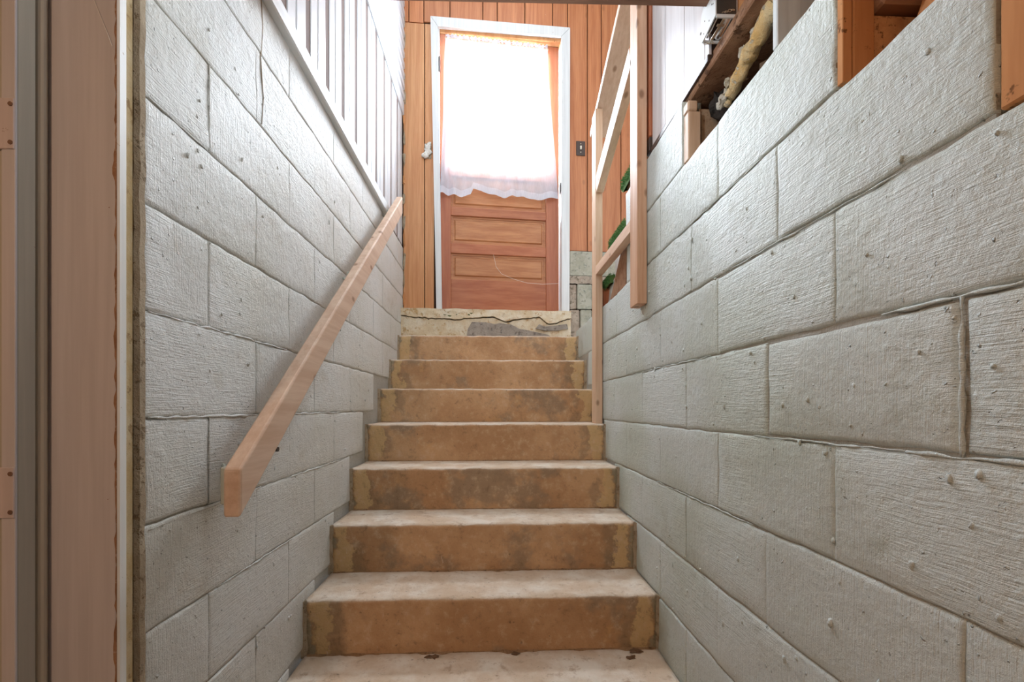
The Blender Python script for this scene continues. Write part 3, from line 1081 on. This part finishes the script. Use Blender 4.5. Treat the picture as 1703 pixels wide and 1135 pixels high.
def turf_tread(y0, y1, z, seed):
    tr_ = mesh_obj('tread', *box(.625, 1.3, y0, y1, z - .04, z - .004, .006), 'brown_wood', ts)
    V, Fc = [], []
    n = 24
    m = 12
    pr2 = [(y1 - .01, z - .045), (y1 + .012, z - .03), (y1 + .012, z), (y1 - .01, z + .012)] + [(y1 - .01 - (y1 - y0 - .02) * k / 6, z + .012) for k in range(1, 7)] + [(y0 + .005, z - .03)]
    m = len(pr2)
    for i in range(n + 1):
        x = .605 + .5 * i / n
        for (yy, zz) in pr2:
            e = .004 * noise.noise(Vector((x * 90, yy * 90, zz * 90 + seed)))
            V.append((x, yy + e, zz + e + (-.008 if i == 0 else 0)))
    for i in range(n):
        for j in range(m - 1):
            Fc.append((i * m + j, i * m + j + 1, (i + 1) * m + j + 1, (i + 1) * m + j))
    Fc.append(tuple(range(m)))
    tf = mesh_obj('turf', V, Fc, 'turf_base', ts)
    V, Fc = [], []
    rnd = random.Random(seed)
    for i in range(1500):
        side = rnd.random() < .45
        yy = y0 + (y1 + .012 - y0) * rnd.random()
        if side:
            p = Vector((.603, yy, z - .035 + .045 * rnd.random()))
            d = Vector((-1, .4 * rnd.uniform(-1, 1), rnd.uniform(-.6, .6)))
        else:
            p = Vector((.605 + .2 * rnd.random() ** 2, yy, z + .010))
            d = Vector((rnd.uniform(-.5, .3), rnd.uniform(-.5, .5), 1))
        d = d.normalized() * rnd.uniform(.006, .012)
        s = d.cross(Vector((rnd.uniform(-1, 1), rnd.uniform(-1, 1), .3))).normalized() * .0014
        k = len(V)
        V += [p - s, p + s, p + d]
        Fc.append((k, k + 1, k + 2))
    g_ = mesh_obj('grass_blades', V, Fc, 'turf', tf)
    g_['kind'] = 'stuff'


turf_tread(2.33, 2.52, .685, 1)
turf_tread(2.06, 2.335, .862, 2)
turf_tread(1.80, 2.105, 1.062, 3)
mesh_obj('skirt', *prism([(1.99, .552), (2.46, .552), (2.40, .66), (2.30, .67), (2.30, .84), (2.04, .85), (2.04, 1.03), (1.99, 1.03)], .625, .645, lambda a, b, x: (x, a, b)), 'skirt', ts)
mesh_obj('riser', *box(.645, 1.2, 2.02, 2.04, .86, 1.02, .002), 'skirt', ts)
mesh_obj('riser', *box(.645, 1.2, 2.30, 2.32, .68, .83, .002), 'skirt', ts)
mesh_obj('brace', *prism([(2.02, .552), (2.29, .552), (2.02, .80)], .596, .622, lambda a, b, x: (x, a, b)), 'brown_wood', ts)
mesh_obj('foot_block', *box(.598, .632, 2.45, 2.50, .552, .655, .002), 'red_trim', ts)

# ------------------------------------------------------------------ right upper wall: pale panelling on the floor edge
pw = struct('wall_upper_right', 'pale grey wood panelling above the right block wall')
mesh_obj('backing', *box(.606, .64, 1.24, 1.69, .985, 3.3), 'groove', pw)
mesh_obj('bare_board', *box(.634, .66, 1.02, 1.238, .974, 3.3, .002), 'rust_wood', pw)
cuts = [1.236, 1.263, 1.401, 1.56, 1.688]
for a, b in zip(cuts, cuts[1:]):
    mesh_obj('panel', *box(.600, .608, a + .0015, b - .0015, .985, 3.3, .001), 'panel_grey', pw)
mesh_obj('bottom_strip', *box(.596, .612, 1.236, 1.70, .966, .987, .002), 'black_plate', pw)
mesh_obj('corner_trim', *box(.590, .64, 1.69, 1.74, 1.03, 3.3, .004), 'red_trim', pw)
mesh_obj('corner_foot', *box(.590, .62, 1.692, 1.735, .975, 1.03, .003), 'black_plate', pw)

# floor deck over the cavity, with joists and the things lying in it
dk = struct('ceiling_cavity', 'brown underside of the floor above the right block wall')
for i, (a, b) in enumerate(((.2, .46), (.46, .72), (.72, .98), (.98, 1.24), (1.24, 1.50), (1.50, 1.74))):
    mesh_obj('deck_board', *box(.612, 1.5, a + .0015, b - .0015, .972 + .003 * (i % 2), .998, .002), 'deck_rough', dk)
mesh_obj('edge_board', *box(.604, .70, .95, 1.72, .950, .972, .004), 'deck_rough', dk)
mesh_obj('cavity_wall', *box(1.05, 1.1, .2, 1.98, .30, .975), 'brown_wood', dk)
mesh_obj('cavity_floor', *box(.64, 1.06, .2, 1.98, .25, .36), 'rubble', dk)
mesh_obj('end_wall', *box(.64, 1.06, 1.46, 1.5, .30, .975), 'brown_wood', dk)

j1 = mesh_obj('floor_joist', *box(.588, .78, .915, .931, .752, .968, .002), 'grey_wood')
tag(j1, 'grey weathered joist end resting on the right block wall', 'joist')
j2 = thing('wood_stub', (.61, 1.36, .752), 'short pale lumber stub wedged upright on the right block wall', 'lumber')
mesh_obj('lower_stub', *box(.589, .628, 1.345, 1.380, .753, .90, .003), 'lumber_z', j2)
mesh_obj('upper_stub', *box(.587, .618, 1.343, 1.380, .9005, .932, .004), 'lumber_z', j2)
ob = mesh_obj('particle_board', *box(.629, .80, 1.362, 1.380, .70, .918, .002), 'osb')
tag(ob, 'brown particle board scrap behind the pale lumber stub', 'board')
r1 = mesh_obj('dark_bundle', *lump((.683, 1.325, .905), (.036, .028, .042), 3, .45, 2), 'dark_rag')
tag(r1, 'black crumpled bundle in the cavity on the right wall', 'bundle')
for i, (c, r) in enumerate((((.69, 1.255, .930), (.022, .03, .018)), ((.76, 1.20, .915), (.035, .035, .03)), ((.86, 1.28, .88), (.06, .05, .05)))):
    q = mesh_obj('rubble_stone', *lump(c, r, 11 + i * 5, .6, 2), 'rubble')
    tag(q, ('small brown lump lodged under the floor edge', 'broad brown lump above the black bundle',
            'brown rubble lump deepest in the cavity')[i], 'rubble', 'rubble in the wall cavity')

ins = thing('insulation_strip', (.66, 1.13, .85), 'torn yellow insulation strip hanging out of the wall cavity', 'insulation')
path = [(.665, .98, .965), (.663, 1.02, .952), (.658, 1.06, .935), (.652, 1.10, .91), (.648, 1.135, .89), (.644, 1.17, .865), (.640, 1.20, .842), (.637, 1.215, .828)]
rad = [.025, .025, .023, .021, .019, .016, .013, .007]
pp, rr = [], []
for i in range(50):
    t_ = i / 49 * 7
    k = min(6, int(t_))
    f_ = t_ - k
    pp.append(Vector(path[k]).lerp(Vector(path[k + 1]), f_) + Vector((.006 * noise.noise(Vector((t_ * 2.1, 0, 0))), 0, .008 * noise.noise(Vector((t_ * 2.7, 5, 0))))))
    rr.append((rad[k] * (1 - f_) + rad[k + 1] * f_) * (1 + .35 * noise.noise(Vector((t_ * 1.5, 9, 0)))))
V, Fc = tube(pp, rr, 16)
V = [v + Vector(v).normalized() * (.008 * noise.noise(Vector(v) * 60)) + Vector((0, 0, .005 * noise.noise(Vector(v) * 30))) for v in V]
mesh_obj('batt', V, Fc, 'insul', ins, smooth=True)
for i, (p, r) in enumerate((((.632, 1.215, .848), .016), ((.625, 1.222, .838), .012), ((.630, 1.19, .872), .011), ((.634, 1.13, .908), .010), ((.640, 1.09, .928), .010), ((.644, 1.04, .950), .011))):
    mesh_obj('fluff', *lump(p, (r * .8, r, r * 1.1), i * 2 + 1, .8, 2), 'fluff', ins)

# metal box with chain, hung at the floor edge
mb = thing('metal_box', (.605, 1.19, 1.0), 'white and black steel box with a small chain hanging at the header end', 'metal box')
pl = [(1.145, 1.015), (1.185, 1.009), (1.222, 1.004), (1.231, 1.03), (1.232, 1.058), (1.222, 1.085), (1.20, 1.11), (1.18, 1.13), (1.145, 1.13)]
side_ = mesh_obj('side_plate', *prism(pl, .5725, .5755, lambda a, b, x: (x, a, b)), 'steel_white', mb)
for (yy, zz, r) in ((1.165, 1.06, .0022), (1.158, 1.055, .0022), (1.205, 1.05, .002), (1.18, 1.03, .002), (1.21, 1.02, .0018), (1.165, 1.085, .0022), (1.228, 1.035, .004)):
    mesh_obj('hole', *[(lambda v, f: ([(.5728 + (p[1]), p[0], p[2]) for p in v], f))(*disc(yy, zz, -.0006, r, .001, None, 8))][0], 'groove', side_)
mesh_obj('back_plate', *box(.628, .631, 1.146, 1.228, 1.008, 1.13, .0005), 'steel_white', mb)
mesh_obj('front_face', *box(.5755, .629, 1.1455, 1.149, 1.018, 1.14, .001), 'steel_dark', mb)
mesh_obj('inner', *box(.5757, .628, 1.149, 1.222, 1.03, 1.13, .001), 'groove', mb)
for b_ in (box(.5755, .629, 1.145, 1.150, 1.010, 1.019, .0008), box(.5755, .629, 1.218, 1.223, 1.003, 1.010, .0008)):
    mesh_obj('rim', *b_, 'steel_white', mb)
mesh_obj('roller', *tube([(.614, 1.152, 1.022), (.614, 1.217, 1.018)], .009, 10), 'chrome', mb)
mesh_obj('bar', *tube([(.584, 1.155, 1.020), (.584, 1.215, 1.014)], .0025, 6), 'chrome', mb)
mesh_obj('clip', *join(box(.594, .601, 1.150, 1.217, 1.008, 1.011, .0005), box(.588, .607, 1.165, 1.172, 1.0075, 1.0105, .0005)), 'brass', mb)
for i, (x, yy, z) in enumerate(((.594, 1.146, 1.021), (.601, 1.144, 1.024), (.609, 1.143, 1.026), (.617, 1.142, 1.027), (.598, 1.218, 1.003), (.589, 1.219, 1.001), (.581, 1.219, 1.0005))):
    pts = []
    for k in range(9):
        a = 2 * math.pi * k / 8
        pts.append((x + .0045 * math.cos(a), yy + (.001 if i % 2 else -.001) * math.sin(a), z + .0025 * math.sin(a)))
    mesh_obj('chain_link', *tube(pts, .0008, 5, False), 'brass', mb)

# wood showing above the stepped end of the right wall
pb = thing('cavity_boards', (.62, .76, .54), 'rusty orange upright boards behind the stepped end of the right wall', 'boards')
mesh_obj('board', *box(.5875, .6035, .738, .7505, .549, .93, .001), 'rust_wood', pb)
mesh_obj('board', *box(.605, .642, .736, .7505, .549, .93, .002), 'rust_wood', pb)
sb = mesh_obj('speckled_board', *box(.643, .80, .742, .755, .50, .668, .002), 'speck_board')
tag(sb, 'speckled rusty board set beside the orange uprights', 'board')
s2 = mesh_obj('sill_board', *box(.643, .88, .72, .79, .67, .80, .004), 'brown_wood')
tag(s2, 'dark brown timber across the top of the speckled board', 'timber')
s3 = mesh_obj('split_timber', *box(.66, .70, .58, .72, .50, .96, .006, lambda x, y, z: (x + .35 * (z - .545), y, z)), 'rust_wood')
tag(s3, 'rough orange timber leaning beside the speckled board', 'timber')
s4 = mesh_obj('near_board', *box(.5885, .62, .26, .5035, .345, .90, .003), 'rust_wood')
tag(s4, 'mottled orange board over the nearest low blocks of the right wall', 'board')

# ------------------------------------------------------------------ small things
for i, (x, yy, n, r, lb) in enumerate(((-.21, 1.562, -1, .016, 'dry curled leaf against the second lowest riser, left of centre'),
                                       (.075, 1.57, -1, .012, 'small dry leaf against the second lowest riser, right of centre'),
                                       (.50, 1.565, -1, .018, 'dark crumbs of leaf in the right corner of the lowest tread'),
                                       (.47, 1.53, -1, .010, 'tiny leaf scrap at the right of the lowest tread'))):
    z = STEP_Z0 + STEP_H * n
    q = mesh_obj('dry_leaf', *lump((x, yy, z + .006), (r * 1.3, r * .6, .005), i * 7 + 2, .8, 2), 'leaf')
    tag(q, lb, 'leaf', 'leaf litter on the steps')
q = mesh_obj('cobweb', *tube([WD(.39, -.02, 1.13), WD(.41, -.02, 1.04), WD(.45, -.02, .99), WD(.54, -.02, .955), WD(.64, -.02, .93), WD(.76, -.02, .925), WD(.88, -.02, .935)], .0012, 4), 'web')
tag(q, 'pale cobweb strand drooping across the bottom of the door', 'cobweb')
q = mesh_obj('cobweb', *tube([(-.708, .812, .745), (-.69, .812, .70), (-.672, .812, .655), (-.662, .812, .628)], .0004, 4), 'web')
tag(q, 'fine cobweb thread across the top of the left door frame', 'cobweb')
q = mesh_obj('bolt', *tube([(-A + .002, 1.52, .0), (-A + .02, 1.52, .0)], .007, 8), 'steel_dark')
q.location = (-A + .011, 1.36, ZC - .13)
tag(q, 'rusty bolt stub in the left block wall below the handrail', 'bolt')

# ------------------------------------------------------------------ the rest of the shell
def shell(name, b, mat, label):
    o = mesh_obj(name, *b, mat)
    return tag(o, label, kind='structure')


shell('ceiling_basement', box(-2.6, 2.2, -2.6, 1.02, 1.10, 1.2), 'lower_brown', 'basement ceiling')
shell('wall_basement_back', box(-2.6, 2.2, -2.7, -2.6, -1.25, 1.2), 'lower_brown', 'basement wall behind the viewer')
shell('wall_basement_left', box(-2.7, -2.6, -2.6, 3.4, -1.25, 1.2), 'lower_brown', 'basement wall far to the left')
shell('wall_basement_right', box(2.2, 2.3, -2.6, 1.4, -1.25, 1.2), 'lower_brown', 'basement wall far to the right')
shell('wall_near_right', box(.64, 2.2, .26, .30, -1.25, 1.1), 'lower_brown', 'basement wall right of the stair foot')
shell('wall_storage', box(-2.6, -.8, 2.4, 2.5, -1.25, 1.2), 'brown_wood', 'dim brown wall of the store room on the left')
shell('floor_storage', box(-2.6, -.81, 1.4, 2.4, -1.33, -1.25), 'floor', 'concrete floor of the store room on the left')
shell('ceiling_storage', box(-2.6, -.72, 1.02, 2.4, 1.10, 1.15), 'lower_brown', 'ceiling of the store room on the left')
shell('wall_upper_near', box(-.72, .66, 1.0, 1.02, 1.2, 3.3), 'ceil', 'upper wall over the header')
shell('ceiling_upper', join(box(-.75, 1.9, .98, 1.3, 3.3, 3.36), box(-.75, 1.9, 3.0, 3.6, 3.3, 3.36), box(-.75, -.57, 1.3, 3.0, 3.3, 3.36),
                            box(.53, 1.9, 1.3, 3.0, 3.3, 3.36)), 'ceil', 'porch ceiling with an opening added for fill light')  # the opening is made up, to let fill light down the stairwell
shell('wall_upper_far_right', box(1.85, 1.9, 1.7, 3.5, .4, 3.3), 'panel_grey', 'wall beyond the side steps')
shell('floor_upper', box(.66, 1.85, 1.0, 1.74, 1.0, 1.04), 'brown_wood', 'upper floor beside the stairs')

# storage shelf glimpsed past the door frame at the left edge
sh = thing('storage_shelf', (-1.9, 1.9, -1.25), 'dim wooden storage shelf glimpsed past the door frame', 'shelf')
for z in (-.6, -.05, .45, .9):
    mesh_obj('board', *box(-2.4, -1.5, 1.75, 2.1, z, z + .025, .002), 'brown_wood', sh)
for x in (-2.4, -1.53):
    mesh_obj('upright', *box(x, x + .03, 1.75, 1.79, -1.25, 1.05, .002), 'rust_wood', sh)

# bare warm bulb in the basement behind the viewer
lb = thing('ceiling_bulb', (-.95, -.9, .80), 'bare warm bulb under the basement ceiling', 'lamp')
t = NT('lit_bulb')
t.b.inputs['Emission Color'].default_value = (1, .72, .42, 1)
t.b.inputs['Emission Strength'].default_value = 20
M['bulb'] = t.m
mesh_obj('socket', *tube([(-.95, -.9, 1.10), (-.95, -.9, .93)], .022, 10), 'ivory', lb)
mesh_obj('bulb', *lump((-.95, -.9, .885), (.03, .03, .04), 0, 0, 3), 'bulb', lb, smooth=True)
pd = bpy.data.lights.new('bulb_light', 'POINT')
pd.energy, pd.color, pd.shadow_soft_size = 23, (1, .66, .43), .045
po = bpy.data.objects.new('bulb_light', pd)
C.objects.link(po)
po.location = (-.95, -.9, .80 + ZC)

# added fill lamp in globe form, out of view, cool light for near walls
gl = thing('fill_globe', (0, .88, .95), 'added globe-shaped fill light out of view at the stair foot', 'lamp')
t = NT('fill_globe_glow')
t.b.inputs['Emission Color'].default_value = (.88, .95, 1, 1)
t.b.inputs['Emission Strength'].default_value = 3
M['globe'] = t.m
mesh_obj('base', *tube([(0, .88, 1.10), (0, .88, 1.075)], .05, 16), 'ivory', gl)
mesh_obj('globe', *lump((0, .88, 1.03), (.055, .055, .055), 0, 0, 3), 'globe', gl, smooth=True)
gd_ = bpy.data.lights.new('globe_fill_light', 'POINT')
gd_.energy, gd_.color, gd_.shadow_soft_size = 5.2, (.84, .93, 1.0), .05
go_ = bpy.data.objects.new('globe_fill_light', gd_)
C.objects.link(go_)
go_.location = (0, .88, .92 + ZC)
